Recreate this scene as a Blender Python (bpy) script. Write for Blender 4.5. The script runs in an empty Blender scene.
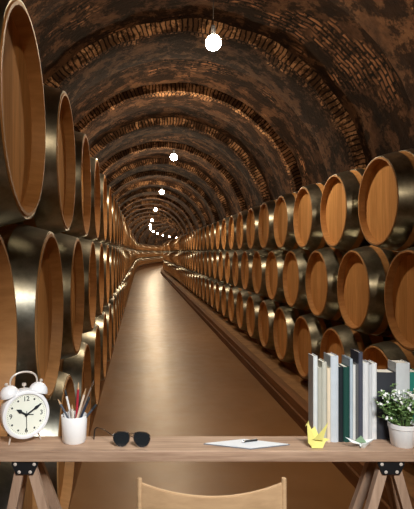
import bpy, bmesh, math, random
from mathutils import Vector, Matrix, noise
random.seed(7)
scn = bpy.context.scene
COL = scn.collection
PI = math.pi

# ------------------------------------------------------------------ frame
F = 520.0; VX, VY = 141.0, 252.0        # focal length and vanishing point (px)
K = 1.80                                # cellar scale, m per unit measured
EYE = 1.5 * K                           # eye above the cellar floor
DECK = EYE - 1.386                      # landing the desk stands on
TOP = EYE - 0.636                       # desk top surface

def W(x, y, Y):                         # a point of the frame at distance Y
    return Vector(((x - VX) / F * Y, Y, EYE - (y - VY) / F * Y))
def WX(x, Y): return (x - VX) / F * Y
def WZ(y, Y): return EYE - (y - VY) / F * Y

cam = bpy.data.cameras.new('camera'); co = bpy.data.objects.new('camera', cam); COL.objects.link(co)
co.location = (0, 0, EYE); co.rotation_euler = (PI / 2, 0, 0)
cam.sensor_width = 36; cam.sensor_fit = 'AUTO'; cam.lens = 36 * F / 509
cam.shift_x = (207 - VX) / 509; cam.shift_y = -(254.5 - VY) / 509
cam.clip_start = .05; cam.clip_end = 500
scn.camera = co

# ------------------------------------------------------------------ materials
def srgb(*c):
    return tuple(((v / 255) / 12.92 if v / 255 <= .04045 else ((v / 255 + .055) / 1.055) ** 2.4) for v in c) + (1,)

class NT:
    def __init__(s, name):
        s.m = bpy.data.materials.new(name); s.m.use_nodes = True
        s.t = s.m.node_tree; s.b = s.t.nodes['Principled BSDF']
    def n(s, typ, **kw):
        d = s.t.nodes.new(typ)
        for k, v in kw.items():
            if k in d.inputs and not hasattr(d, k): d.inputs[k].default_value = v
            else: setattr(d, k, v)
        return d
    def inp(s, d, **kw):
        for k, v in kw.items(): d.inputs[k.replace('_', ' ')].default_value = v
        return d
    def l(s, a, b): s.t.links.new(a, b)
    def coord(s, kind='Object', scale=(1, 1, 1), rnd=True):
        tc = s.n('ShaderNodeTexCoord'); mp = s.n('ShaderNodeMapping')
        mp.inputs['Scale'].default_value = scale
        s.l(tc.outputs[kind], mp.inputs['Vector'])
        if rnd:
            oi = s.n('ShaderNodeObjectInfo'); mu = s.n('ShaderNodeMath', operation='MULTIPLY'); mu.inputs[1].default_value = 37.0
            s.l(oi.outputs['Random'], mu.inputs[0]); s.l(mu.outputs[0], mp.inputs['Location'])
        return mp.outputs['Vector']
    def noise(s, vec, scale, detail=4, rough=.55):
        d = s.n('ShaderNodeTexNoise'); d.inputs['Scale'].default_value = scale
        d.inputs['Detail'].default_value = detail; d.inputs['Roughness'].default_value = rough
        s.l(vec, d.inputs['Vector']); return d.outputs['Fac']
    def ramp(s, fac, stops):
        r = s.n('ShaderNodeValToRGB'); e = r.color_ramp.elements
        while len(e) < len(stops): e.new(.5)
        for q, (p, c) in zip(e, stops): q.position = p; q.color = c
        s.l(fac, r.inputs['Fac']); return r.outputs['Color']
    def mix(s, fac, a, b, mode='MIX'):
        d = s.n('ShaderNodeMix', data_type='RGBA', blend_type=mode)
        for sock, v in ((d.inputs[0], fac), (d.inputs[6], a), (d.inputs[7], b)):
            if isinstance(v, (float, int, tuple)): sock.default_value = v
            else: s.l(v, sock)
        return d.outputs[2]
    def bump(s, h, strength=.3, dist=.01):
        d = s.n('ShaderNodeBump'); d.inputs['Strength'].default_value = strength; d.inputs['Distance'].default_value = dist
        s.l(h, d.inputs['Height']); s.l(d.outputs['Normal'], s.b.inputs['Normal'])
    def set(s, color=None, rough=.5, metal=0, spec=.5):
        if color is not None:
            if isinstance(color, tuple): s.b.inputs['Base Color'].default_value = color
            else: s.l(color, s.b.inputs['Base Color'])
        if isinstance(rough, (float, int)): s.b.inputs['Roughness'].default_value = rough
        else: s.l(rough, s.b.inputs['Roughness'])
        s.b.inputs['Metallic'].default_value = metal
        s.b.inputs['Specular IOR Level'].default_value = spec
        return s.m

def plain(name, c, rough=.5, metal=0, spec=.5, var=.06, scale=40):
    t = NT(name); v = t.coord()
    n = t.noise(v, scale, 3)
    a = tuple(x * (1 - var) for x in c[:3]) + (1,); b = tuple(min(1, x * (1 + var)) for x in c[:3]) + (1,)
    return t.set(t.ramp(n, [(.3, a), (.7, b)]), rough, metal, spec)

def wood(name, dark, light, grain=(1, 14, 14), sc=6, rough=.5, bump=.15, spec=.4, planks=None):
    t = NT(name); v = t.coord(scale=grain)
    n1 = t.noise(v, sc, 6, .6); n2 = t.noise(v, sc * .22, 2)
    c = t.ramp(n1, [(.3, dark), (.7, light)])
    mid = tuple((a + b) / 2 for a, b in zip(dark, light))
    c = t.mix(.35, c, t.ramp(n2, [(.35, dark), (.65, light)]))
    if planks:
        axis, width, depth = planks
        tc = t.n('ShaderNodeTexCoord'); sp = t.n('ShaderNodeSeparateXYZ'); t.l(tc.outputs['Object'], sp.inputs[0])
        m = t.n('ShaderNodeMath', operation='MULTIPLY'); m.inputs[1].default_value = 1 / width
        t.l(sp.outputs[axis], m.inputs[0])
        fr = t.n('ShaderNodeMath', operation='FRACT'); t.l(m.outputs[0], fr.inputs[0])
        fl = t.n('ShaderNodeMath', operation='FLOOR'); t.l(m.outputs[0], fl.inputs[0])
        wn = t.n('ShaderNodeTexWhiteNoise', noise_dimensions='2D'); cb = t.n('ShaderNodeCombineXYZ')
        oi = t.n('ShaderNodeObjectInfo'); t.l(fl.outputs[0], cb.inputs[0]); t.l(oi.outputs['Random'], cb.inputs[1])
        t.l(cb.outputs[0], wn.inputs['Vector'])
        tone = t.ramp(wn.outputs['Value'], [(0, (.82, .80, .78, 1)), (1, (1.1, 1.1, 1.1, 1))])
        c = t.mix(1.0, c, tone, 'MULTIPLY')
        seam = t.ramp(fr.outputs[0], [(0, (depth,) * 3 + (1,)), (.04, (1, 1, 1, 1)), (.96, (1, 1, 1, 1)), (1, (depth,) * 3 + (1,))])
        c = t.mix(1.0, c, seam, 'MULTIPLY')
    oi = t.n('ShaderNodeObjectInfo')
    tint = t.ramp(oi.outputs['Random'], [(0, (.86, .83, .80, 1)), (1, (1.08, 1.07, 1.06, 1))])
    c = t.mix(1.0, c, tint, 'MULTIPLY')
    t.bump(n1, bump, .004)
    return t.set(c, rough, 0, spec)

M = {}
M['head'] = wood('barrel_head_oak', srgb(196, 146, 92), srgb(228, 178, 120), (9, 9, 1), 3.2, .85, .06, .04, ('Y', .16, .78))
M['stave'] = wood('barrel_stave_oak', srgb(156, 112, 68), srgb(194, 148, 96), (1, 9, 9), 3, .55, .08, .25)
def hoop_mat():
    t = NT('galvanised_hoop_steel'); v = t.coord(scale=(3, 3, 3))
    n = t.noise(v, 3.0, 5, .65); f = t.noise(v, 30, 3)
    c = t.ramp(n, [(.32, srgb(122, 122, 112)), (.68, srgb(160, 159, 148))])
    r = t.ramp(f, [(.3, (.30,) * 3 + (1,)), (.7, (.36,) * 3 + (1,))])
    return t.set(c, r, 1.0)
M['hoop'] = hoop_mat()
M['beam'] = wood('old_timber', srgb(92, 62, 38), srgb(140, 98, 62), (9, .6, 9), 2, .7, .3, .3)

def warped(t, v, amt, sc):
    nz = t.n('ShaderNodeTexNoise'); nz.inputs['Scale'].default_value = sc; nz.inputs['Detail'].default_value = 3; t.l(v, nz.inputs['Vector'])
    su = t.n('ShaderNodeVectorMath', operation='SUBTRACT'); su.inputs[1].default_value = (.5, .5, .5); t.l(nz.outputs['Color'], su.inputs[0])
    ml = t.n('ShaderNodeVectorMath', operation='SCALE'); ml.inputs['Scale'].default_value = amt; t.l(su.outputs[0], ml.inputs[0])
    ad = t.n('ShaderNodeVectorMath', operation='ADD'); t.l(v, ad.inputs[0]); t.l(ml.outputs[0], ad.inputs[1]); return ad.outputs[0]
def vault_mat():
    t = NT('sooty_vault_masonry'); v = t.coord('UV', rnd=False)
    big = t.noise(v, .5, 5, .62); med = t.noise(v, 1.3, 6, .66); fine = t.noise(v, 7, 5, .65)
    base = t.ramp(med, [(.30, srgb(52, 35, 25)), (.5, srgb(88, 62, 44)), (.7, srgb(116, 84, 60))])
    br = t.n('ShaderNodeTexBrick'); t.l(warped(t, v, .12, 1.6), br.inputs['Vector'])
    t.inp(br, Color1=srgb(176, 128, 92), Color2=srgb(88, 60, 44), Mortar=srgb(40, 30, 23), Scale=1.0, Mortar_Size=.03, Brick_Width=.40, Row_Height=.14, Bias=-.2)
    mask = t.ramp(big, [(.54, (0, 0, 0, 1)), (.60, (1, 1, 1, 1))])
    c = t.mix(mask, base, br.outputs['Color'])
    soot = t.ramp(t.noise(v, 1.5, 9, .74), [(.49, (.10, .085, .075, 1)), (.54, (1, 1, 1, 1))])
    c = t.mix(.9, c, soot, 'MULTIPLY')
    fl = t.ramp(t.noise(v, 11, 4, .7), [(.60, (0, 0, 0, 1)), (.68, (1, 1, 1, 1))])
    c = t.mix(.55, c, t.ramp(fine, [(.3, (.45, .42, .4, 1)), (.7, (1.3, 1.3, 1.3, 1))]), 'MULTIPLY')
    flf = t.n('ShaderNodeMath', operation='MULTIPLY'); t.l(fl, flf.inputs[0]); t.l(mask, flf.inputs[1])
    c = t.mix(flf.outputs[0], c, srgb(168, 124, 88))
    t.bump(fine, .7, .04)
    return t.set(c, .9, 0, .2)
M['vault'] = vault_mat()
def rib_mat():
    t = NT('brick_rib_masonry'); v = t.coord('UV', rnd=False)
    sp = t.n('ShaderNodeSeparateXYZ'); t.l(v, sp.inputs[0])
    br = t.n('ShaderNodeTexBrick'); t.l(warped(t, v, .22, 1.8), br.inputs['Vector']); br.offset = .5
    t.inp(br, Color1=srgb(214, 166, 122), Color2=srgb(140, 100, 72), Mortar=srgb(66, 48, 37), Scale=1.0, Mortar_Size=.020, Brick_Width=.115, Row_Height=.40, Bias=-.05)
    fine = t.noise(v, 7, 5, .68); med = t.noise(v, 1.2, 6, .66)
    base = t.ramp(med, [(.30, srgb(58, 40, 29)), (.5, srgb(94, 67, 48)), (.7, srgb(124, 91, 66))])
    # bricks show along the front arris, pale to paint its lit edge; plaster elsewhere
    w = t.n('ShaderNodeMath', operation='MULTIPLY_ADD'); t.l(t.noise(v, .8, 6, .7), w.inputs[0]); w.inputs[1].default_value = 2.6; w.inputs[2].default_value = -.72
    d = t.n('ShaderNodeMath', operation='SUBTRACT'); t.l(w.outputs[0], d.inputs[0]); t.l(sp.outputs['Y'], d.inputs[1])
    mask = t.ramp(d.outputs[0], [(.02, (0, 0, 0, 1)), (.10, (1, 1, 1, 1))])
    c = t.mix(mask, base, br.outputs['Color'])
    c = t.mix(.55, c, t.ramp(fine, [(.3, (.4, .37, .34, 1)), (.7, (1.25, 1.25, 1.25, 1))]), 'MULTIPLY')
    soot = t.ramp(t.noise(v, 1.25, 9, .78), [(.49, (.12, .10, .09, 1)), (.54, (1, 1, 1, 1))])
    c = t.mix(.93, c, soot, 'MULTIPLY')
    t.bump(fine, .7, .04)
    return t.set(c, .88, 0, .2)
M['rib'] = rib_mat()
def floor_mat():
    t = NT('polished_cellar_concrete'); v = t.coord('Object', rnd=False)
    a = t.noise(v, .35, 5, .6); b = t.noise(v, 3, 5, .65)
    c = t.ramp(a, [(.3, srgb(126, 90, 54)), (.7, srgb(152, 112, 70))])
    c = t.mix(.25, c, t.ramp(b, [(.3, (.75, .73, .7, 1)), (.7, (1.15, 1.15, 1.15, 1))]), 'MULTIPLY')
    r = t.ramp(b, [(.3, (.32,) * 3 + (1,)), (.7, (.46,) * 3 + (1,))])
    vb = t.coord('Object', (1, .9, 1), rnd=False)
    t.bump(t.noise(vb, .9, 2), .12, .06)
    return t.set(c, r, 0, .5)
M['floor'] = floor_mat()
M['kerb'] = plain('worn_kerb_concrete', srgb(150, 112, 74), .75, 0, .3, .25, 5)
M['deck'] = wood('landing_boards', srgb(110, 82, 58), srgb(150, 116, 84), (1, 10, 10), 3, .6)
def emis(name, c, s):
    t = NT(name); t.set(c, .4); t.b.inputs['Emission Color'].default_value = c; t.b.inputs['Emission Strength'].default_value = s
    return t.m
M['bulb'] = emis('lit_globe', (1.0, .77, .51, 1), 770)
M['black'] = plain('black_metal', srgb(28, 29, 32), .45, .2)
M['cord'] = plain('black_cord', srgb(30, 26, 24), .7)
M['steel'] = plain('bright_steel', srgb(205, 205, 205), .25, 1.0, .5, .03)
M['satin'] = plain('satin_cream_metal', srgb(214, 204, 194), .35, .25)
M['desk'] = wood('pale_oak_desk', srgb(132, 104, 84), srgb(190, 160, 136), (1, 16, 16), 6, .6, .15, .3)
M['legwood'] = wood('pale_oak_leg', srgb(146, 118, 98), srgb(188, 160, 138), (14, 14, 1.2), 5, .6, .15, .3)
M['chair'] = wood('light_beech', srgb(166, 134, 100), srgb(202, 168, 130), (2, 12, 12), 4, .5, .08, .3)
M['white'] = plain('white_enamel', srgb(238, 238, 240), .3, 0, .5, .02)
M['ceramic'] = plain('white_ceramic', srgb(240, 239, 238), .4, 0, .5, .02)
M['dial'] = plain('cream_dial', srgb(238, 240, 226), .6, 0, .3, .02)
M['ink'] = plain('black_print', srgb(24, 30, 34), .6)
M['lens'] = plain('dark_lens', srgb(30, 36, 40), .12, 0, .6)
M['paper'] = plain('white_paper', srgb(226, 228, 230), .7, 0, .3, .02)
M['pages'] = plain('book_pages', srgb(226, 220, 206), .8, 0, .2, .05, 120)
M['grey'] = plain('grey_cover_board', srgb(108, 112, 118), .5)
M['yellow'] = plain('yellow_paper', srgb(232, 222, 128), .75, 0, .25, .03)
M['boat'] = plain('pale_paper', srgb(232, 234, 230), .75, 0, .25, .03)
M['boatgreen'] = plain('green_paper', srgb(132, 160, 128), .75, 0, .25, .05)
M['leaf'] = plain('leaf_green', srgb(128, 158, 98), .55, 0, .4, .35, 60)
M['stem'] = plain('stem_green', srgb(96, 124, 70), .6, 0, .3, .2)
M['petal'] = plain('white_petal', srgb(240, 240, 236), .6, 0, .3, .03)
M['soil'] = plain('dark_soil', srgb(58, 44, 34), .95, 0, .1, .3, 90)

# ------------------------------------------------------------------ helpers
def obj(name, bm, mat, parent=None, smooth=False, loc=None):
    me = bpy.data.meshes.new(name); bm.normal_update(); bm.to_mesh(me); bm.free()
    mats = mat if isinstance(mat, list) else [mat]
    for m in mats: me.materials.append(m)
    if smooth:
        for p in me.polygons: p.use_smooth = True
        try: me.set_sharp_from_angle(angle=math.radians(38))
        except Exception: pass
    o = bpy.data.objects.new(name, me); COL.objects.link(o)
    if parent: o.parent = parent
    if loc is not None: o.location = loc
    return o
def thing(name, label, cat, loc=(0, 0, 0), rz=0, group=None):
    o = bpy.data.objects.new(name, None); COL.objects.link(o); o.empty_display_size = .05
    o.location = loc; o.rotation_euler = (0, 0, rz); return tag(o, label, cat, group)
def tag(o, label, cat, group=None):
    o['label'] = label; o['category'] = cat
    if group: o['group'] = group
    return o
def struct(o): o['kind'] = 'structure'; return o

def add_box(bm, c, s, rot=None, bev=0):
    r = bmesh.ops.create_cube(bm, size=1)
    vs = r['verts']
    m = Matrix.Translation(Vector(c)) @ (rot.to_4x4() if rot else Matrix()) @ Matrix.Diagonal((s[0], s[1], s[2], 1))
    bmesh.ops.transform(bm, matrix=m, verts=vs)
    if bev:
        es = list({e for v in vs for e in v.link_edges})
        bmesh.ops.bevel(bm, geom=es, offset=bev, segments=2, affect='EDGES', profile=.5)
    return bm
def box(c, s, rot=None, bev=0): return add_box(bmesh.new(), c, s, rot, bev)
def add_lathe(bm, prof, seg=40, mtx=None, cap0=False, cap1=False, close=False):
    """profile of (radius, height) about local Z"""
    rings = []
    for r, h in prof:
        rings.append([bm.verts.new((r * math.cos(2 * PI * i / seg), r * math.sin(2 * PI * i / seg), h)) for i in range(seg)])
    pairs = list(zip(rings, rings[1:])) + ([(rings[-1], rings[0])] if close else [])
    for a, b in pairs:
        for i in range(seg):
            j = (i + 1) % seg
            bm.faces.new((a[i], a[j], b[j], b[i]))
    if cap0: bm.faces.new(list(reversed(rings[0])))
    if cap1: bm.faces.new(rings[-1])
    if mtx is not None: bmesh.ops.transform(bm, matrix=mtx, verts=[v for r in rings for v in r])
    return bm
def lathe(prof, **k):
    bm = add_lathe(bmesh.new(), prof, **k); bmesh.ops.recalc_face_normals(bm, faces=bm.faces); return bm
def add_tube(bm, pts, r, seg=8, caps=True):
    pts = [Vector(p) for p in pts]; n = len(pts)
    rs = r if isinstance(r, (list, tuple)) else [r] * n
    rings = []; up = None
    for i, p in enumerate(pts):
        d = (pts[min(i + 1, n - 1)] - pts[max(i - 1, 0)]).normalized()
        if up is None: up = d.orthogonal().normalized()
        else:
            up = (up - d * up.dot(d))
            up = up.normalized() if up.length > 1e-6 else d.orthogonal().normalized()
        s = d.cross(up)
        rings.append([bm.verts.new(p + (up * math.cos(2 * PI * k / seg) + s * math.sin(2 * PI * k / seg)) * rs[i]) for k in range(seg)])
    for a, b in zip(rings, rings[1:]):
        for k in range(seg):
            j = (k + 1) % seg; bm.faces.new((a[k], a[j], b[j], b[k]))
    if caps: bm.faces.new(list(reversed(rings[0]))); bm.faces.new(rings[-1])
    return bm
def tube(pts, r, seg=8, caps=True): return add_tube(bmesh.new(), pts, r, seg, caps)
def add_sphere(bm, c, r, sc=(1, 1, 1), u=20, v=12):
    rr = bmesh.ops.create_uvsphere(bm, u_segments=u, v_segments=v, radius=r)
    bmesh.ops.transform(bm, matrix=Matrix.Translation(Vector(c)) @ Matrix.Diagonal((*sc, 1)), verts=rr['verts'])
    return bm
def bar(a, b, w, t, side=Vector((0, 1, 0))):
    """rectangular bar from a to b, w wide across `side` x axis, t thick along side"""
    a, b = Vector(a), Vector(b); d = (b - a); L = d.length; z = d.normalized()
    y = (side - z * side.dot(z)).normalized(); x = y.cross(z)
    rot = Matrix((x, y, z)).transposed()
    return box((a + b) / 2, (w, t, L), rot, .0015)
def add_prism(bm, pts2, y0, y1):
    a = [bm.verts.new((p[0], y0, p[1])) for p in pts2]; b = [bm.verts.new((p[0], y1, p[1])) for p in pts2]
    n = len(a); bm.faces.new(a); bm.faces.new(list(reversed(b)))
    for i in range(n): bm.faces.new((a[i], b[i], b[(i + 1) % n], a[(i + 1) % n]))
    return bm
def fin(bm): bmesh.ops.recalc_face_normals(bm, faces=bm.faces); return bm

# ------------------------------------------------------------------ cellar path
BEND0, BENDR, YEND = 34 * K, 120 * K, 72 * K
def shift(Y): return 0 if Y < BEND0 else (Y - BEND0) ** 2 / (2 * BENDR)
def head_ang(Y): return 0 if Y < BEND0 else -math.atan((Y - BEND0) / BENDR)
YB = -5.5                                # end wall behind the viewpoint
XC, RV, ZC = .58 * K, 2.45 * K, EYE + .62 * K

def sweep(name, prof, y0, y1, step, mat, jit=0, uvs=True, smooth=True):
    """sweep an open (x,z) profile along the cellar; u along the profile, v along the tunnel"""
    bm = bmesh.new(); uv = bm.loops.layers.uv.new('UVMap')
    n = max(1, int(round((y1 - y0) / step))); rows = []
    us = [0]
    for a, b in zip(prof, prof[1:]): us.append(us[-1] + math.dist(a, b))
    for i in range(n + 1):
        Y = y0 + (y1 - y0) * i / n; row = []
        for (x, z) in prof:
            p = Vector((x + shift(Y), Y, z))
            if jit: p += noise.noise_vector(p * 1.3) * jit + noise.noise_vector(p * 4.1) * jit * .4
            row.append(bm.verts.new(p))
        rows.append((Y, row))
    for (Ya, A), (Yb, B) in zip(rows, rows[1:]):
        for j in range(len(prof) - 1):
            f = bm.faces.new((A[j], A[j + 1], B[j + 1], B[j]))
            for lp, (u, v) in zip(f.loops, ((us[j], Ya), (us[j + 1], Ya), (us[j + 1], Yb), (us[j], Yb))): lp[uv].uv = (u, v)
    return obj(name, bm, mat, smooth=smooth)

def arc(R, n, a0=0, a1=PI): return [(XC - R * math.cos(a0 + (a1 - a0) * i / n), ZC + R * math.sin(a0 + (a1 - a0) * i / n)) for i in range(n + 1)]
struct(sweep('ceiling', arc(RV, 72), YB, YEND, .45, M['vault'], .06))
struct(sweep('wall_left', [(XC - RV, -.05 + ZC * i / 10) for i in range(11)], YB, YEND, .8, M['vault'], .03))
struct(sweep('wall_right', [(XC + RV, ZC - (ZC + .05) * i / 10) for i in range(11)], YB, YEND, .8, M['vault'], .03))
struct(sweep('floor', [(XC - RV - .1 + i * (2 * RV + .2) / 12, 0) for i in range(13)], YB, YEND, 1.0, M['floor'], 0, smooth=False))
for nm, Y in (('wall_back', YB), ('wall_far', YEND)):
    bm = bmesh.new(); uv = bm.loops.layers.uv.new('UVMap'); s = shift(Y)
    pts = [(XC - RV - .1, -.05)] + arc(RV + .1, 32) + [(XC + RV + .1, -.05)]
    add_prism(bm, [(p[0] + s, p[1]) for p in pts], Y - .1, Y + .1); fin(bm)
    for f in bm.faces:
        for lp in f.loops: lp[uv].uv = (lp.vert.co.x, lp.vert.co.z)
    struct(obj(nm, bm, M['vault']))

# brick ribs of the vault
def rib(n, y0, y1, thick):
    bm = bmesh.new(); uv = bm.loops.layers.uv.new('UVMap'); N = 90
    Ri, Ro = RV - thick, RV + .05
    rings = []
    ks = [(Ro, y0), (Ri + .02, y0 - .0), (Ri, y0 + .04), (Ri, y0 + (y1 - y0) * .35), (Ri, y0 + (y1 - y0) * .7), (Ri, y1 - .04), (Ri + .02, y1), (Ro, y1)]
    vv = [0]
    for a, b in zip(ks, ks[1:]): vv.append(vv[-1] + math.dist(a, b))
    for i in range(N + 1):
        a = PI * i / N
        row = []
        for R, Y in ks:
            p = Vector((XC - R * math.cos(a) + shift(Y), Y, ZC + R * math.sin(a)))
            p += noise.noise_vector(p * 1.7 + Vector((n * 3.1, 0, 0))) * .035 + noise.noise_vector(p * 6) * .014
            row.append(bm.verts.new(p))
        rings.append(row)
    du = Ri * PI / N
    for i in range(N):
        for j in range(len(ks) - 1):
            f = bm.faces.new((rings[i][j], rings[i + 1][j], rings[i + 1][j + 1], rings[i][j + 1]))
            for lp, (u, v) in zip(f.loops, ((i, j), (i + 1, j), (i + 1, j + 1), (i, j + 1))): lp[uv].uv = (u * du + n * 7.7, vv[v])
    fin(bm)
    return struct(obj('trim_%d' % n, bm, M['rib'], smooth=True))
ribs = [-1.0, 1.65, 4.2, 6.85, 9.45, 11.9, 14.5, 17.1, 19.7, 22.3, 25, 28, 31, 34, 37.5, 41, 45, 49, 53, 58, 63]
for i, z in enumerate(ribs): rib(i + 1, z * K, (z + (1.0 if z < 10 else .8 if z < 15 else .55)) * K, .16 * K)

# raised kerbs, timbers
XL, XR = -.3145, 1.54
PLT_R, PLT_L = EYE - 1.33 * K, EYE - 1.255 * K
def solid_sweep(name, x0, x1, z0, z1, y0, y1, mat, step=1.2):
    return sweep(name, [(x0, z0), (x0, z1), (x1, z1), (x1, z0), (x0, z0)], y0, y1, step, mat, 0, smooth=False)
struct(solid_sweep('trim_30', 1.47 * K, 2.9 * K, 0, PLT_R, 2.4, YEND - .2, M['kerb']))
struct(solid_sweep('trim_31', -1.75 * K, -.42 * K, 0, PLT_L, .9, YEND - .2, M['kerb']))
def timber(x0, x1, z0, z1, label, cat='beam', y0=2.4, y1=YEND - .3):
    o = solid_sweep('timber_rail', x0 * K, x1 * K, z0, z1, y0, y1, M['beam']); fb = bmesh.new(); fb.from_mesh(o.data)
    bmesh.ops.holes_fill(fb, edges=[e for e in fb.edges if e.is_boundary]); bmesh.ops.recalc_face_normals(fb, faces=fb.faces); fb.to_mesh(o.data); fb.free()
    return tag(o, label, cat)
timber(1.38, 1.468, .002, PLT_R, 'long timber edging rail along the floor in front of the right barrel stack')
timber(1.36, 1.379, .002, .09 * K, 'low thin timber skirting strip against the foot of the right edging rail')
ROWS_R = [.33, -.276, -.908]; ROWS_L = [.385, -.221, -.827]
PITCH, CH, BG, LEN = .785, .2875, .3575, .95
def stave_r(x):                                  # x 0..LEN
    t = (x / LEN - .5) * 2
    return BG - (BG - CH) * abs(t) ** 2.1
for X0, sgn, rows, plt, side, yy in ((XR, 1, ROWS_R, PLT_R, 'right', 2.6), (XL, -1, ROWS_L, PLT_L, 'left', 1.0)):
    a, b = sorted((X0 + sgn * .1, X0 + sgn * .85)); struct(solid_sweep('trim_32' if sgn > 0 else 'trim_33', a * K, b * K, plt, EYE + (rows[2] - .362) * K, BEND0 + 2.3 * K, YEND - .3, M['kerb']))
    rk = thing('barrel_rack', 'low timber rack of two long bearers under the bottom row of the %s barrel stack' % side, 'rack', (0, 0, 0))
    for ax in (.2, .72):
        zt = EYE + (rows[2] - max(stave_r(ax - .05), stave_r(ax + .05)) - .0055) * K
        a, b = sorted((X0 + sgn * (ax - .05), X0 + sgn * (ax + .05)))
        o = timber(a, b, plt, zt, '', 'x', yy, BEND0 + 2 * K); o.name = 'bearer'; o.parent = rk
        for kk in ('label', 'category'): del o[kk]

# ------------------------------------------------------------------ barrels (axis along +X from the front head)
SEG = 44
def xlathe(prof, seg=SEG, **k):
    m = Matrix(((0, 0, 1, 0), (1, 0, 0, 0), (0, 1, 0, 0), (0, 0, 0, 1)))
    return lathe([(r * K, x * K) for r, x in prof], seg=seg, mtx=m, **k)
xs = [0.012, .06, .12, .2, .3, .4, .475, .55, .65, .75, .83, .89, LEN - .012]
outer = [(CH - .003, 0)] + [(stave_r(x), x) for x in xs] + [(CH - .003, LEN)]
inner_b = [(CH - .012, LEN), (CH - .021, LEN - .042), (CH - .021, .044), (CH - .012, 0)]
def stave_bm(seg=SEG): return xlathe(outer + inner_b, seg=seg, close=True)
def head_bm(x0, x1, seg=SEG): return xlathe([(CH - .0205, x0), (CH - .0205, x1)], seg=seg, cap0=True, cap1=True)
def hoop_bm(a, b, seg=SEG):
    e = .0045
    n = 4; o = [(stave_r(a + (b - a) * i / n) + e, a + (b - a) * i / n) for i in range(n + 1)]
    i_ = [(stave_r(b) - .002, b), (stave_r(a) - .002, a)]
    return xlathe(o + i_, seg=seg, close=True)
HOOPS = [('chime_hoop', .004, .105), ('quarter_hoop', .150, .205), ('bilge_hoop', .300, .350)]
proto = []
def mesh_of(name, bm, mats, smooth=True):
    o = obj(name, bm, mats, None, smooth); me = o.data; bpy.data.objects.remove(o); return me
ME = {'staves': mesh_of('staves', stave_bm(), M['stave']), 'head': mesh_of('head', head_bm(.043, .066), M['head']),
      'rear_head': mesh_of('rear_head', head_bm(LEN - .066, LEN - .043), M['head'])}
for nm, a, b in HOOPS:
    ME[nm] = mesh_of(nm, hoop_bm(a, b), M['hoop']); ME[nm + '_rear'] = mesh_of(nm, hoop_bm(LEN - b, LEN - a), M['hoop'])
def joined(seg):
    bm = stave_bm(seg); nf = len(bm.faces)
    def app(b2, mi):
        me = bpy.data.meshes.new('tmp'); b2.to_mesh(me); b2.free(); k = len(bm.faces)
        bm.from_mesh(me); bpy.data.meshes.remove(me); bm.faces.ensure_lookup_table()
        for f in bm.faces[k:]: f.material_index = mi
    app(head_bm(.043, .066, seg), 1)
    for nm, a, b in HOOPS: app(hoop_bm(a, b, seg), 2)
    return bm
ME['far'] = mesh_of('wine_barrel', joined(28), [M['stave'], M['head'], M['hoop']])
ORD = ['nearest', 'second', 'third', 'fourth', 'fifth', 'sixth', 'seventh', 'eighth', 'ninth', 'tenth', 'eleventh', 'twelfth', 'thirteenth', 'fourteenth']
ROWN = ['top', 'middle', 'bottom']
stuff = bmesh.new()
def place(X0, sgn, Yc, z, side, row, idx, mode):
    x = X0 * K + shift(Yc); ang = (0 if sgn > 0 else PI + math.radians(.4)) + head_ang(Yc)
    Yc = Yc + random.uniform(-.003, .003)
    loc = (x + random.uniform(-.003, .003), Yc, z)
    spin = random.uniform(-.15, .15)
    if mode == 'stuff':
        me = ME['far']; n0 = len(stuff.verts); stuff.from_mesh(me); stuff.verts.ensure_lookup_table()
        bmesh.ops.transform(stuff, matrix=Matrix.Translation(loc) @ Matrix.Rotation(ang, 4, 'Z'), verts=stuff.verts[n0:]); return
    if idx < len(ORD):
        w = ORD[idx]
        label = '%s oak wine barrel%s in the %s row of the %s stack' % (w, '' if idx == 0 else ' from the front', ROWN[row], side)
        group = 'barrels in the %s row of the %s stack' % (ROWN[row], side)
    else:
        label = 'distant small oak barrel far down the %s row of the %s stack' % (ROWN[row], side)
        group = 'distant barrels in the %s row of the %s stack' % (ROWN[row], side)
    if mode == 'far':
        o = bpy.data.objects.new('wine_barrel', ME['far']); COL.objects.link(o); o.location = loc; o.rotation_euler = (0, 0, ang)
        tag(o, label, 'barrel', group); return
    r = thing('wine_barrel', label, 'barrel', loc, ang, group)
    def ch(nm, key):
        o = bpy.data.objects.new(nm, ME[key]); COL.objects.link(o); o.parent = r
    ch('staves', 'staves'); ch('head', 'head')
    if mode == 'near': ch('head', 'rear_head')
    for nm, a, b in HOOPS:
        ch(nm, nm)
        if mode == 'near': ch(nm, nm + '_rear')
starts = {('left', 0): 1.45, ('left', 1): 1.055, ('left', 2): 1.45, ('right', 0): 3.405, ('right', 1): 3.012, ('right', 2): 3.415}
for X0, sgn, rows, side in ((XL, -1, ROWS_L, 'left'), (XR, 1, ROWS_R, 'right')):
    for row in range(3):
        k = 0
        while True:
            z = starts[(side, row)] + PITCH * k
            if z > 68: break
            mode = 'near' if z < 6 else 'mid' if z < 18 else 'far' if k < 50 else 'stuff'
            place(X0, sgn, z * K, EYE + rows[row] * K, side, row, k, mode); k += 1
so = obj('wine_barrels', stuff, [M['stave'], M['head'], M['hoop']], smooth=True)
so['kind'] = 'stuff'; tag(so, 'mass of tiny oak barrels round the far bend of the cellar', 'barrels')

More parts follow.
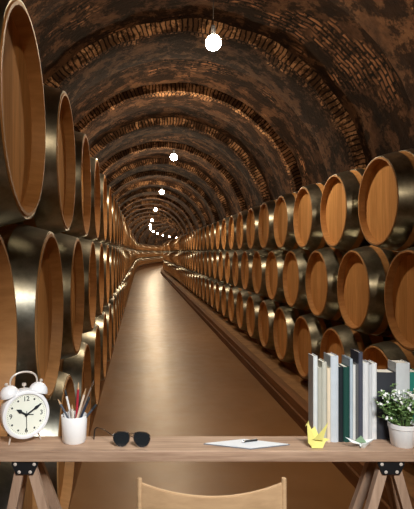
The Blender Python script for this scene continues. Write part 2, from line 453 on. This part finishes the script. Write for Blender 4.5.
# ------------------------------------------------------------------ pendant lamps
LZ = [-1.6, 4.35, 9.6, 15.2, 21.5, 28.5, 34, 39, 44, 49, 54, 59, 64, 69]
LW = [None, 'nearest and largest glowing globe lamp hanging from the vault', 'second glowing globe lamp from the front, under the vault',
      'third glowing globe lamp down the cellar vault', 'fourth glowing globe lamp down the cellar vault', 'fifth glowing globe lamp down the cellar vault']
HL, RB = 1.75 * K, .064 * K
for i, z in enumerate(LZ):
    Y = z * K; x = .605 * K + shift(Y); zb = EYE + HL
    lab = LW[i] if 0 < i < 6 else 'distant tiny glowing globe lamp near the far bend' if i else 'unseen globe lamp added behind the viewpoint'  # unseen lamp behind the viewpoint continues the row, added to light near barrels
    r = thing('pendant_lamp', lab, 'lamp', (x, Y, zb), 0, 'distant lamps near the bend' if i > 5 else 'lamps along the vault')
    obj('globe', add_sphere(bmesh.new(), (0, 0, 0), RB, u=24, v=16), M['bulb'], r, True)
    obj('socket', lathe([(.0, .16 + RB * .9), (.03, .155 + RB * .9), (.035, RB * .9), (.0, RB * .9)], seg=16), M['black'], r, True)
    zt = ZC + math.sqrt(RV ** 2 - (.605 * K - XC) ** 2) - zb - .02
    obj('cord', tube([(0, 0, .12 + RB), (0, 0, zt)], .006, 6), M['cord'], r)
    obj('ceiling_rose', lathe([(.0, zt - .06), (.05, zt - .055), (.06, zt), (.0, zt)], seg=16), M['black'], r, True)

# ------------------------------------------------------------------ landing under the desk
struct(obj('floor_landing', box((.53, -1.0, DECK / 2), (2.14, 6.3, DECK)), M['deck']))

# ------------------------------------------------------------------ desk
YF, YBK = 1.662, 1.797; TH = .0355
DX0, DX1 = -.500, .935
desk = thing('trestle_desk', 'narrow pale oak desk on trestle legs with black brackets', 'desk', (0, 0, 0))
obj('desktop', box(((DX0 + DX1) / 2, (YF + YBK) / 2, TOP - TH / 2), (DX1 - DX0, YBK - YF, TH), None, .0025), M['desk'], desk)
ZU = TOP - TH
def trestle(xc):
    PXM = 1.664 / F
    fy = YF + .012
    # black bracket plate with bolts
    bm = bmesh.new(); w0, w1, h = 13.2 * PXM, 8.6 * PXM, 13.3 * PXM
    add_prism(bm, [(xc - w0, ZU - .0005), (xc - w0, ZU - .012), (xc - w1, ZU - h), (xc + w1, ZU - h), (xc + w0, ZU - .012), (xc + w0, ZU - .0005)], fy - .006, fy - .001); fin(bm)
    b = obj('bracket', bm, M['black'], desk)
    for dx, dz in ((-.72, .22), (.72, .22), (-.42, .8), (.42, .8)):
        bm = add_lathe(bmesh.new(), [(0, 0), (.0045, 0), (.0055, .002), (.0, .0035)], 12, Matrix.Translation((xc + dx * w0, fy - .0055, ZU - dz * h)) @ Matrix.Rotation(PI / 2, 4, 'X')); fin(bm)
        obj('bolt', bm, M['satin'], b, True)
    L = ZU - DECK
    for s in (-1, 1):
        tx = xc + s * .013; sl = .34 if s > 0 or xc > 0 else .245
        obj('leg', bar((tx, fy + .013, ZU - .001), (tx + s * sl * L * .82, fy + .013, DECK + .002), .030, .026), M['legwood'], desk)
        obj('leg', bar((tx, YBK - .045, ZU - .001), (tx + s * sl * L * .82, YBK - .045 + (.30 if xc < 0 else .13) * L, DECK + .002), .030, .026), M['legwood'], desk)
    obj('top_beam', box((xc, (fy + YBK - .03) / 2, ZU - .02), (.03, YBK - .06 - fy, .038)), M['legwood'], desk)
trestle(WX(24.6, 1.666)); trestle(WX(391.7, 1.666))

# ------------------------------------------------------------------ chair
CY = 1.45; cx = WX(211.7, CY)
hw = (286.5 - 137) / 2 / F * CY
chair = thing('wooden_chair', 'light beech chair with dipped curved backrest pushed up to the desk', 'chair', (cx, CY, DECK))
ztop = WZ(477.5, CY) - DECK; pr = .0073
for s in (-1, 1):
    xp = s * (hw - pr)
    obj('back_post', tube([(xp, -.03, 0.0), (xp, 0.0, .42), (xp, 0, ztop - .006), (xp, 0, ztop - .002), (xp, 0, ztop)], [pr * 1.2, pr * 1.25, pr, pr * .9, pr * .5], 14), M['chair'], chair, True)
    obj('leg', tube([(s * (hw - .02), .365, 0), (s * (hw - .025), .35, .425)], [.011, .015], 12), M['chair'], chair, True)
    obj('stretcher', tube([(xp * .98, .0, .2), (s * (hw - .022), .355, .2)], .008, 8), M['chair'], chair, True)
bm = bmesh.new(); n = 28; zt0 = WZ(482.7, CY) - DECK; dip = 9.0 / F * CY; g = []
for i in range(n + 1):
    u = -1 + 2 * i / n; x = u * (hw - 2 * pr + .002); y = -.028 * (1 - u * u)
    zt = zt0 - dip * (1 - abs(u) ** 2.0) * (1 if abs(u) < 1 else 0); zb = zt0 - .20 - .01 * (1 - u * u)
    g.append([bm.verts.new((x, y - .006, zt)), bm.verts.new((x, y - .006, (zt + zb) / 2)), bm.verts.new((x, y - .006, zb)), bm.verts.new((x, y + .006, zb)), bm.verts.new((x, y + .006, (zt + zb) / 2)), bm.verts.new((x, y + .006, zt))])
for a, b in zip(g, g[1:]):
    for j in range(6): bm.faces.new((a[j], a[(j + 1) % 6], b[(j + 1) % 6], b[j]))
bm.faces.new(g[0]); bm.faces.new(list(reversed(g[-1]))); fin(bm)
bmesh.ops.bevel(bm, geom=[e for e in bm.edges if len(e.link_faces) == 2 and e.calc_face_angle(0) > 1.2], offset=.002, segments=2, affect='EDGES')
obj('backrest', bm, M['chair'], chair, True)
bm = bmesh.new(); add_prism(bm, [(-hw + .006, .012), (hw - .006, .012), (hw - .004, .36), (hw - .03, .39), (-hw + .03, .39), (-hw + .004, .36)], .425, .447)
bmesh.ops.transform(bm, matrix=Matrix(((1, 0, 0, 0), (0, 0, 1, 0), (0, 1, 0, 0), (0, 0, 0, 1))), verts=bm.verts); fin(bm)
bmesh.ops.bevel(bm, geom=list(bm.edges), offset=.004, segments=2, affect='EDGES')
obj('seat', bm, M['chair'], chair)

# ------------------------------------------------------------------ alarm clock
CLY = 1.748; pm = CLY / F
clock = thing('alarm_clock', 'white twin bell alarm clock on the left end of the desk', 'clock', (WX(24.0, CLY), CLY, TOP), math.radians(30))
H = 28.6 * pm; R = 24.2 * pm
def ymtx(y0, x=0, z=H): return Matrix.Translation((x, y0, z)) @ Matrix.Rotation(PI / 2, 4, 'X')   # lathe axis -> -Y
D = .030
bm = add_lathe(bmesh.new(), [(0, -D), (R * .70, -D), (R * .9, -D * .8), (R, -D * .35), (R, D * .7), (R * .975, D * .93), (R * .93, D), (R * .85, D * .97), (R * .835, D * .80), (0, D * .80)], 56, ymtx(0)); fin(bm)
obj('case', bm, M['white'], clock, True)
bm = add_lathe(bmesh.new(), [(0, D * .805), (R * .832, D * .805), (R * .832, D * .84), (0, D * .84)], 56, ymtx(0)); fin(bm)
dial = obj('dial', bm, M['dial'], clock, True)
yd = -D * .84
def text(ch, size, x, z, parent):
    cu = bpy.data.curves.new('numeral', 'FONT'); cu.body = ch; cu.size = size; cu.align_x = 'CENTER'; cu.align_y = 'CENTER'; cu.extrude = .0002; cu.offset = size * .012
    to = bpy.data.objects.new('tmp', cu); COL.objects.link(to)
    me = bpy.data.meshes.new_from_object(to.evaluated_get(bpy.context.evaluated_depsgraph_get())); bpy.data.objects.remove(to)
    me.materials.clear(); me.materials.append(M['ink'])
    o = bpy.data.objects.new('numeral', me); COL.objects.link(o); o.parent = parent
    o.location = (x, yd - .0003, z); o.rotation_euler = (PI / 2, 0, 0)
for ch, a in (('12', 0), ('3', 90), ('6', 180), ('9', 270)):
    rr = R * .64; text(ch, R * .27, rr * math.sin(math.radians(a)), H + rr * math.cos(math.radians(a)), dial)
for k in range(12):
    if k % 3 == 0: continue
    a = math.radians(30 * k); rr = R * .68
    bm = add_lathe(bmesh.new(), [(0, 0), (R * .042, 0), (R * .042, .0004), (0, .0004)], 10, ymtx(yd, rr * math.sin(a), H + rr * math.cos(a))); fin(bm)
    obj('hour_mark', bm, M['ink'], dial)
bm = bmesh.new()
for k in range(60):
    a = math.radians(6 * k); rr = R * .77
    add_box(bm, (rr * math.sin(a), yd - .0002, H + rr * math.cos(a)), (R * .012, .0004, R * .03), Matrix.Rotation(a, 3, 'Y'))
obj('minute_ring', bm, M['ink'], dial)
def hand(name, ang, ln, w, y, back=.1, tip=True):
    a = math.radians(ang); bm = bmesh.new()
    pts = [(-w * .5, -ln * back), (w * .5, -ln * back), (w * .5, ln * .45), (w * 1.15, ln * .62), (0, ln), (-w * 1.15, ln * .62), (-w * .5, ln * .45)] if tip else [(-w * .5, -ln * back), (w * .5, -ln * back), (w * .5, ln), (-w * .5, ln)]
    c, s = math.cos(a), math.sin(a)
    add_prism(bm, [(x * c + z * s, H - x * s + z * c) for x, z in pts], y, y - .0006); fin(bm)
    return obj(name, bm, M['ink'], clock)
hand('hour_hand', -57, R * .50, R * .075, yd - .002); hand('minute_hand', 59, R * .78, R * .06, yd - .003)
hand('second_hand', 180, R * .64, R * .022, yd - .004, .25, False); hand('alarm_hand', 96, R * .3, R * .035, yd - .0012, .05, False)
bm = add_lathe(bmesh.new(), [(0, -.001), (R * .06, -.001), (R * .05, .005), (0, .005)], 14, ymtx(yd)); fin(bm); obj('hub', bm, M['ink'], clock, True)
for s in (-1, 1):
    d = Vector((s * math.sin(math.radians(40)), 0, math.cos(math.radians(40)))); 
    d2 = Vector((s * math.sin(math.radians(17)), 0, math.cos(math.radians(17))))
    base = Vector((0, 0, H)) + Vector((s * R * .60, 0, R * .80)); q = Vector((0, 0, 1)).rotation_difference(d2).to_matrix().to_4x4()
    rb = 9.6 * pm
    prof = [(rb, 0)] + [(rb * math.cos(t), rb * .96 * math.sin(t) + .001) for t in [i * PI / 2 / 9 for i in range(9)]] + [(0, rb * .96 + .001), (0, 0)]
    bm = add_lathe(bmesh.new(), prof, 32, Matrix.Translation(base) @ q); bmesh.ops.remove_doubles(bm, verts=bm.verts, dist=1e-5); fin(bm)
    bell = obj('bell', bm, M['white'], clock, True)
    bm = add_lathe(bmesh.new(), [(0, rb * .93), (.004, rb * .93), (.0035, rb * 1.08), (.0062, rb * 1.12), (.0062, rb * 1.24), (.003, rb * 1.34), (0, rb * 1.34)], 14, Matrix.Translation(base) @ q); fin(bm)
    obj('bell_knob', bm, M['satin'], bell, True)
    obj('bell_post', tube([Vector((0, 0, H)) + d * R * .97, base + d2 * rb * .4], .003, 8), M['steel'], clock, True)
    obj('foot', tube([(s * R * .55, -.004, H - R * .8), (s * R * .66, -.010, .0035), (s * R * .67, -.010, .0)], [.0035, .0028, .0015], 8), M['satin'], clock, True)
hp = []
for i in range(21):
    t = PI * i / 20; hp.append((-13.8 * pm * math.cos(t), .004, H + 29.5 * pm + 11 * pm * math.sin(t) ** .75))
obj('handle', tube([(-13.0 * pm, .004, H + 24 * pm)] + hp + [(13.0 * pm, .004, H + 24 * pm)], .0034, 10), M['satin'], clock, True)
obj('hammer', tube([(0, 0, H + R * .97), (0, 0, H + R * 1.12), (0, 0, H + R * 1.125), (0, 0, H + R * 1.22)], [.0025, .0025, .0075, .0065], 12), M['satin'], clock, True)

# ------------------------------------------------------------------ pen cup and pens
PY = 1.752; pm = PY / F; pcx = WX(74.2, PY)
prof = [(0, .0), (11.2 * pm, 0), (11.9 * pm, .003), (13 * pm, 25.6 * pm), (12.6 * pm, 26.2 * pm), (12.1 * pm, 25.6 * pm), (11.1 * pm, .008), (0, .008)]
tag(obj('pen_cup', lathe(prof, seg=40), M['ceramic'], None, True, (pcx, PY, TOP)), 'white ceramic cup holding pens and pencils beside the alarm clock', 'cup')
PEN = [  # top x,y ; bottom dx px ; colour ; label ; radius ; kind
    (57.5, 398.5, 5, -.006, (84, 90, 100), 'grey-blue pencil leaning furthest left in the white cup', .0040, 'pencil'),
    (65.0, 389.5, 1.5, .012, (232, 232, 230), 'white pen with dark tip standing upright at the left of the cup', .0036, 'pen'),
    (72.0, 404.0, 0, -.016, (222, 214, 200), 'short pale stick barely rising above the middle of the cup', .0040, 'pencil'),
    (78.6, 381.5, 1.0, .010, (168, 40, 56), 'red pencil standing tallest at the middle of the cup', .0042, 'pencil'),
    (86.2, 387.5, -3, -.004, (226, 206, 186), 'pale wooden pencil leaning right in the cup', .0040, 'pencil'),
    (94.2, 380.0, -4, .016, (130, 112, 98), 'long grey brush handle leaning furthest up to the right', .0030, 'brush'),
    (89.5, 397.0, -2, .024, (44, 52, 68), 'dark blue pen leaning right behind the pale pencil', .0042, 'pen'),
    (96.3, 404.5, -5, -.008, (74, 78, 86), 'slate grey pen leaning lowest to the right in the cup', .0040, 'pen')]
for x, y, bx, dy, c, lab, r, kind in PEN:
    a = Vector((pcx + bx * pm * .9 + 0, PY + dy * .55, TOP + .011)); b = W(x, y, PY + dy)
    d = (b - a); L = d.length; n = d.normalized()
    root = thing(kind, lab, kind, a, 0, 'pens in the white cup'); v = Vector
    m = plain(kind + '_paint', srgb(*c), .4)
    obj('barrel_shaft', tube([(0, 0, 0), n * L * .86], r, 8 if kind != 'pencil' else 6), m, root, kind != 'pencil')
    if kind == 'pencil':
        cone = obj('sharpened_tip', tube([n * L * .861, n * L * .985], [r * .98, r * .25], 8), M['chair'], root, True)
    elif kind == 'brush':
        obj('brush_tip', tube([n * L * .861, n * L * .93, n * L], [r * .9, r * 1.3, r * .3], 10), M['steel'], root, True)
    else:
        obj('cap', tube([n * L * .861, n * L * .97, n * L], [r * 1.1, r * 1.05, r * .6], 10), M['ink'], root, True)

# ------------------------------------------------------------------ sunglasses
GY = 1.692; pm = GY / F; gx = WX(131.6, GY)
gl = thing('sunglasses', 'dark aviator sunglasses lying open on the desk', 'sunglasses', (gx, GY, TOP), math.radians(-4))
def lens_pts(s, k=1.0):
    base = [(-8.4, 11.5), (-7.4, 14.4), (-3, 15.6), (3.5, 15.2), (7.4, 13.0), (8.2, 9.0), (6.4, 4.0), (2.6, .9), (-2.0, .6), (-6.0, 3.5), (-8.2, 8.0)]
    cxp = 10.4
    return [((s * (cxp + x * k)) * pm, (8.2 + (z - 8.2) * k) * pm) for x, z in base]
for s in (-1, 1):
    pts = lens_pts(s, .97); bm = bmesh.new()
    add_prism(bm, pts, -.001, .001); fin(bm)
    ln = obj('lens', bm, M['lens'], gl)
    rp = [Vector((x, 0, z + .0002)) for x, z in lens_pts(s, 1.0)]
    sm = []
    for i in range(len(rp)):
        p0, p1, p2, p3 = rp[i - 1], rp[i], rp[(i + 1) % len(rp)], rp[(i + 2) % len(rp)]
        for q in range(4):
            t = q / 4; sm.append(.5 * ((2 * p1) + (p2 - p0) * t + (2 * p0 - 5 * p1 + 4 * p2 - p3) * t * t + (3 * p1 - p0 - 3 * p2 + p3) * t ** 3))
    obj('rim', tube(sm + [sm[0]], .0014, 6, False), M['steel'], gl, True)
obj('bridge', tube([(-2.6 * pm, 0, 13.6 * pm), (0, -.002, 14.6 * pm), (2.6 * pm, 0, 13.6 * pm)], .0012, 6), M['steel'], gl, True)
obj('bridge', tube([(-2.2 * pm, 0, 9.6 * pm), (0, -.002, 11 * pm), (2.2 * pm, 0, 9.6 * pm)], .0010, 6), M['steel'], gl, True)
obj('temple', tube([(-18.8 * pm, 0, 11.5 * pm), (-20 * pm, .006, 11.5 * pm), (-31 * pm, .05, 12.5 * pm), (-38 * pm, .058, 13.2 * pm)], .0012, 6), M['black'], gl, True)
obj('temple_tip', tube([(-38 * pm, .058, 13.2 * pm), (-40.0 * pm, .060, 11 * pm), (-40.6 * pm, .060, 6 * pm), (-41.0 * pm, .060, .5 * pm)], [.0014, .0022, .0024, .0018], 8), M['black'], gl, True)
obj('temple', tube([(18.6 * pm, 0, 11.5 * pm), (17 * pm, .006, 11.6 * pm), (-8 * pm, .014, 9.0 * pm), (-12 * pm, .014, 6 * pm)], .0012, 6), M['steel'], gl, True)

# ------------------------------------------------------------------ notepad and pen
def slab(name, corners, z0, z1, mat, label=None, cat=None, parent=None):
    bm = bmesh.new(); a = [bm.verts.new((p.x, p.y, z0)) for p in corners]; b = [bm.verts.new((p.x, p.y, z1)) for p in corners]
    bm.faces.new(list(reversed(a))); bm.faces.new(b)
    for i in range(4): bm.faces.new((a[i], a[(i + 1) % 4], b[(i + 1) % 4], b[i]))
    fin(bm); o = obj(name, bm, mat, parent)
    if label: tag(o, label, cat)
    return o
def D2(x, y): Y = .636 * F / (y - VY); return Vector((WX(x, Y), Y, TOP))
cs = [D2(203.5, 444.4), D2(244, 440.0), D2(290, 445.2), D2(250.8, 449.6)]
cen = sum(cs, Vector()) / 4
np_ = thing('notepad', 'thin grey notepad with a white top sheet lying on the desk', 'notepad', (cen.x, cen.y, TOP))
loc = [c - cen for c in cs]
for c in loc: c.z = 0
slab('backing_board', loc, 0, .0028, M['grey'], parent=np_); slab('sheet', [c * .955 for c in loc], .0029, .0046, M['paper'], parent=np_)
a = D2(241.5, 444.2); b = D2(257.3, 442.4); a.z = b.z = TOP + .0046 + .0036
pen = thing('ballpoint_pen', 'black ballpoint pen resting on the white notepad', 'pen', a)
d = b - a
obj('pen_barrel', tube([d * .12, d * .14, d * .8], [.0030, .0034, .0034], 10), M['black'], pen, True)
obj('pen_tip', tube([d * 0, d * .119], [.0008, .0029], 10), M['steel'], pen, True)
obj('pen_cap', tube([d * .801, d * .97, d], [.0036, .0035, .0024], 10), M['black'], pen, True)
obj('clip', box(d * .82 + Vector((0, -.001, .0042)), (d.length * .3, .0018, .0010), Matrix.Rotation(math.atan2(d.y, d.x), 3, 'Z')), M['steel'], pen)

# ------------------------------------------------------------------ books
BK = [  # x0 x1 top colour label
    (313.6, 318.0, 353.8, (206, 210, 208), 'tall pale grey book at the left end of the row'),
    (318.3, 322.3, 364.0, (172, 170, 156), 'short beige-grey book just right of the tall pale one'),
    (322.5, 327.1, 358.7, (186, 184, 170), 'putty coloured book rising above its short neighbours'),
    (327.4, 330.8, 364.5, (224, 206, 178), 'thin cream book left of the tall blue-grey one'),
    (331.0, 338.8, 352.8, (190, 197, 203), 'tall thick blue-grey book, second tallest in the row'),
    (339.1, 343.6, 363.4, (26, 34, 38), 'black book beside the tall blue-grey one'),
    (343.9, 349.9, 363.4, (24, 66, 58), 'dark green book in the middle of the row'),
    (350.1, 353.0, 355.5, (168, 182, 192), 'thin light blue book right of the dark green one'),
    (353.2, 355.8, 361.5, (214, 214, 210), 'thin white book left of the dark grey ones'),
    (356.0, 358.8, 360.7, (92, 92, 92), 'thin mid grey book beside the tallest dark one'),
    (359.0, 363.2, 349.3, (70, 72, 84), 'tallest book, dark slate, above the rest of the row'),
    (363.4, 369.2, 359.3, (216, 216, 216), 'light grey book right of the tallest dark one'),
    (369.4, 372.1, 361.0, (196, 198, 200), 'thin silver-grey book between two white ones'),
    (372.3, 377.2, 360.3, (226, 226, 226), 'white book left of the wide charcoal binder'),
    (377.5, 396.3, 369.0, (52, 54, 60), 'wide charcoal binder behind the potted plant'),
    (396.6, 410.3, 360.0, (204, 208, 210), 'thick pale grey book standing behind the potted plant'),
    (410.6, 421.0, 369.0, (34, 122, 108), 'teal green book at the right end of the row')]
for i, (x0, x1, yt, c, lab) in enumerate(BK):
    Yb = 1.738 if i < 13 else 1.764
    dp = .055 if i == 0 else .072 + random.uniform(-.004, .002)
    if i > 12: dp -= .008
    yt = VY + (yt - VY) * (Yb + dp * .8) / Yb
    Xa, Xb = WX(x0, Yb), WX(x1, Yb); w = Xb - Xa; h = WZ(yt, Yb) - TOP
    b = thing('book', lab, 'book', ((Xa + Xb) / 2, Yb, TOP), 0, 'books standing in a row on the desk')
    m = plain('book_cover', srgb(*c), .55, 0, .35, .05, 25)
    t = min(.0022, w * .18); pts = []
    n = 8                                         # U shaped cover with a rounded spine
    bul = min(.004, w * .25)
    for k in range(n + 1):
        u = -1 + 2 * k / n; pts.append((u * w / 2, bul * u * u))
    poly = [(-w / 2, dp)] + pts + [(w / 2, dp), (w / 2 - t, dp)] + [(u * (w / 2 - t), bul * u * u + t) for u in [1 - 2 * k / n for k in range(n + 1)]] + [(-w / 2 + t, dp)]
    bm = bmesh.new(); A = [bm.verts.new((x, y, 0)) for x, y in poly]; B = [bm.verts.new((x, y, h)) for x, y in poly]
    N = len(poly)
    for k in range(N): bm.faces.new((A[k], A[(k + 1) % N], B[(k + 1) % N], B[k]))
    half = N
    bm.faces.new(list(reversed(A))); bm.faces.new(B); fin(bm)
    bmesh.ops.triangulate(bm, faces=[f for f in bm.faces if len(f.verts) > 4])
    obj('cover', bm, m, b)
    obj('pages', box((0, (bul + t + dp - .003) / 2 + .0005, h / 2 - .0005), (w - 2 * t - .0003, dp - .003 - bul - t, h - .006)), M['pages'], b)

# ------------------------------------------------------------------ origami crane and paper boat
def sheet(name, polys, mat, parent, th=.0012):
    bm = bmesh.new()
    for ps in polys: bm.faces.new([bm.verts.new(p) for p in ps])
    bmesh.ops.remove_doubles(bm, verts=bm.verts, dist=1e-5); fin(bm)
    o = obj(name, bm, mat, parent); md = o.modifiers.new('thickness', 'SOLIDIFY'); md.thickness = th; md.offset = 0; return o
OY = 1.688; pm = OY / F
cr = thing('origami_crane', 'yellow folded paper crane standing in front of the books', 'paper bird', (WX(317, OY), OY, TOP))
def q(x, y, d=0): return Vector(((x - 317) * pm, d, max(.0008, (449.3 - y) * pm)))
sheet('body', [[q(311, 448.7, -.006), q(322, 448.7, -.006), q(327, 440, 0), q(309.5, 437, 0)], [q(311, 448.7, .006), q(322, 448.7, .006), q(327, 440, 0), q(309.5, 437, 0)],
               [q(311, 448.7, -.006), q(322, 448.7, -.006), q(322, 448.7, .006), q(311, 448.7, .006)]], M['yellow'], cr)
sheet('neck', [[q(312.5, 448.6, -.0062), q(308.0, 444, -.002), q(307.2, 425.5, 0), q(309.4, 426.2, 0), q(314.5, 438, -.004)], [q(312.5, 448.6, .0062), q(308.0, 444, .002), q(307.2, 425.5, 0), q(309.4, 426.2, 0), q(314.5, 438, .004)]], M['yellow'], cr)
sheet('head', [[q(307.2, 425.5, 0), q(309.4, 426.2, 0), q(308.3, 421.8, 0)], [q(307.3, 426.2, 0), q(308.3, 422.5, 0), q(305.3, 427.6, 0)]], M['yellow'], cr)
sheet('wing', [[q(312, 440, -.007), q(322, 441, -.007), q(326.8, 422.6, -.012), q(318, 434, -.011)]], M['yellow'], cr)
sheet('wing', [[q(312, 440, .007), q(321, 441, .007), q(316.2, 429.0, .014), q(311.5, 433, .012)]], M['yellow'], cr)
sheet('tail', [[q(318, 447, -.004), q(329.6, 440.4, 0), q(319, 440, 0)], [q(318, 447, .004), q(329.6, 440.4, 0), q(319, 440, 0)]], M['yellow'], cr)
bt = thing('paper_boat', 'folded white and green paper boat in front of the books', 'paper boat', (WX(361, OY), OY, TOP))
def q(x, y, d=0): return Vector(((x - 361) * pm, d, max(.0008, (449.5 - y) * pm)))
for s in (-1, 1):
    sheet('hull_side', [[q(345.3, 438.6, 0), q(351.5, 443.2, s * .010), q(360, 445.0, s * .012), q(361, 449.4, s * .003), q(366, 449.4, s * .003), q(362, 445, s * .012)][:4] + [q(364, 449.4, s * .003), q(374.6, 440.0, 0), q(367, 442.6, s * .010), q(360, 444.0, s * .0125)]], M['boat'], bt)
sheet('sail', [[q(353.5, 444, -.0015), q(366.5, 444, -.0015), q(361, 437.2, 0)], [q(353.5, 444, .0015), q(366.5, 444, .0015), q(361, 437.2, 0)]], M['boatgreen'], bt)

# ------------------------------------------------------------------ potted plant
FY = 1.714; pm = FY / F; px = WX(402.2, FY)
pl = thing('potted_plant', 'small leafy plant with tiny white flowers in a white pot', 'plant', (px, FY, TOP))
hp_ = 22.6 * pm
obj('pot', lathe([(0, 0), (10.0 * pm, 0), (10.6 * pm, .002), (12.7 * pm, hp_ * .78), (13.4 * pm, hp_ * .8), (13.6 * pm, hp_), (12.9 * pm, hp_), (12.2 * pm, hp_ * .8), (11.5 * pm, hp_ * .72), (0, hp_ * .72)], seg=44), M['ceramic'], pl, True)
obj('soil', lathe([(0, hp_ * .725), (11.6 * pm, hp_ * .725), (11.9 * pm, hp_ * .86), (6 * pm, hp_ * .92), (0, hp_ * .93)], seg=28), M['soil'], pl, True)
rnd = random.Random(11)
stems, leaves = bmesh.new(), bmesh.new(); FL = []
def leaf(bm, p, d, L, w):
    d = d.normalized(); s = d.cross(Vector((rnd.uniform(-.4, .4), rnd.uniform(-.4, .4), 1))).normalized(); n = s.cross(d)
    row = []
    for t, k in ((0, .12), (.3, .85), (.6, 1), (.85, .55), (1, .05)):
        c = p + d * L * t + n * (-.25 * L * t * t)
        row.append((bm.verts.new(c - s * w * k), bm.verts.new(c + n * w * -.25 * k), bm.verts.new(c + s * w * k)))
    for a, b in zip(row, row[1:]):
        bm.faces.new((a[0], a[1], b[1], b[0])); bm.faces.new((a[1], a[2], b[2], b[1]))
def flower(bm, p, d, r):
    d = d.normalized(); u = d.orthogonal().normalized(); v = d.cross(u)
    for k in range(5):
        a = 2 * PI * k / 5 + rnd.random(); c = (u * math.cos(a) + v * math.sin(a)); s = d.cross(c)
        ps = [p, p + c * r * .55 + s * r * .36 + d * r * .15, p + c * r + d * r * .1, p + c * r * .55 - s * r * .36 + d * r * .15]
        bm.faces.new([bm.verts.new(x) for x in ps])
for i in range(64):
    a = rnd.uniform(0, 2 * PI); rad = math.sqrt(rnd.random())
    base = Vector((math.cos(a) * rad * 8 * pm, math.sin(a) * rad * 8 * pm, hp_ * .88))
    hgt = rnd.uniform(.45, 1.0)
    tx = math.cos(a) * rad * 31 * pm * rnd.uniform(.75, 1.1)
    tip = Vector((tx if tx < 0 else tx * .9, math.sin(a) * rad * .040, hp_ + hgt * (41 - 16 * rad * rad) * pm))
    if rad > .8 and rnd.random() < .4: tip.z = hp_ + rnd.uniform(-2, 12) * pm
    mid = base.lerp(tip, .5) + Vector((-(tip.x - base.x) * .15, 0, .012))
    pts = [base.lerp(mid, t) .lerp(mid.lerp(tip, t), t) for t in (0, .25, .5, .75, 1)]
    add_tube(stems, pts, [.0011, .001, .0009, .0007, .0005], 5)
    for k in range(12):
        t = rnd.uniform(.25, 1); j = min(3, int(t * 4)); p = pts[j].lerp(pts[j + 1], t * 4 - j)
        ang = rnd.uniform(0, 2 * PI); L = rnd.uniform(.009, .017)
        dv = Vector((math.cos(ang), math.sin(ang) * .6, rnd.uniform(-.1, .7)))
        leaf(leaves, p, dv, L, L * .27)
    for k in range(3 if hgt > .6 else 1):
        t = rnd.uniform(.75, 1); j = min(3, int(t * 4)); p = pts[j].lerp(pts[j + 1], t * 4 - j)
        FL.append((p + Vector((rnd.uniform(-.005, .005), rnd.uniform(-.006, .002), rnd.uniform(0, .006))), Vector((rnd.uniform(-.5, .5), -1, rnd.uniform(.1, .9))), rnd.uniform(.0038, .0058)))
obj('stems', stems, M['stem'], pl, True)
lo = obj('foliage', leaves, M['leaf'], pl, True)
rnd.shuffle(FL); FL.sort(key=lambda f: f[0].y)
for p, d, r in FL[:98]:
    bm = bmesh.new(); flower(bm, p, d, r); bmesh.ops.remove_doubles(bm, verts=bm.verts, dist=1e-6); obj('flower', bm, M['petal'], pl)

# ------------------------------------------------------------------ light
def spot(name, loc, target, energy, cone, blend, rad, col):
    L = bpy.data.lights.new(name, 'SPOT'); L.energy = energy; L.spot_size = math.radians(cone); L.spot_blend = blend; L.shadow_soft_size = rad; L.color = col
    o = bpy.data.objects.new(name, L); COL.objects.link(o); o.location = loc
    o.rotation_euler = (Vector(target) - Vector(loc)).to_track_quat('-Z', 'Y').to_euler(); return o
spot('added_desk_fill', (.55, -.15, EYE + 1.15), (.2, 1.70, TOP), 360, 46, .7, .35, (.90, .96, 1.0))  # unseen fill with no fixture, added above the viewpoint to brighten the desk
w = bpy.data.worlds.new('cellar_air'); scn.world = w; w.use_nodes = True
w.node_tree.nodes['Background'].inputs[0].default_value = (1, .75, .5, 1); w.node_tree.nodes['Background'].inputs[1].default_value = .02
vs = scn.view_settings; vs.view_transform = 'Standard'; vs.look = 'None'; vs.exposure = 0; vs.gamma = 1; vs.use_curve_mapping = False
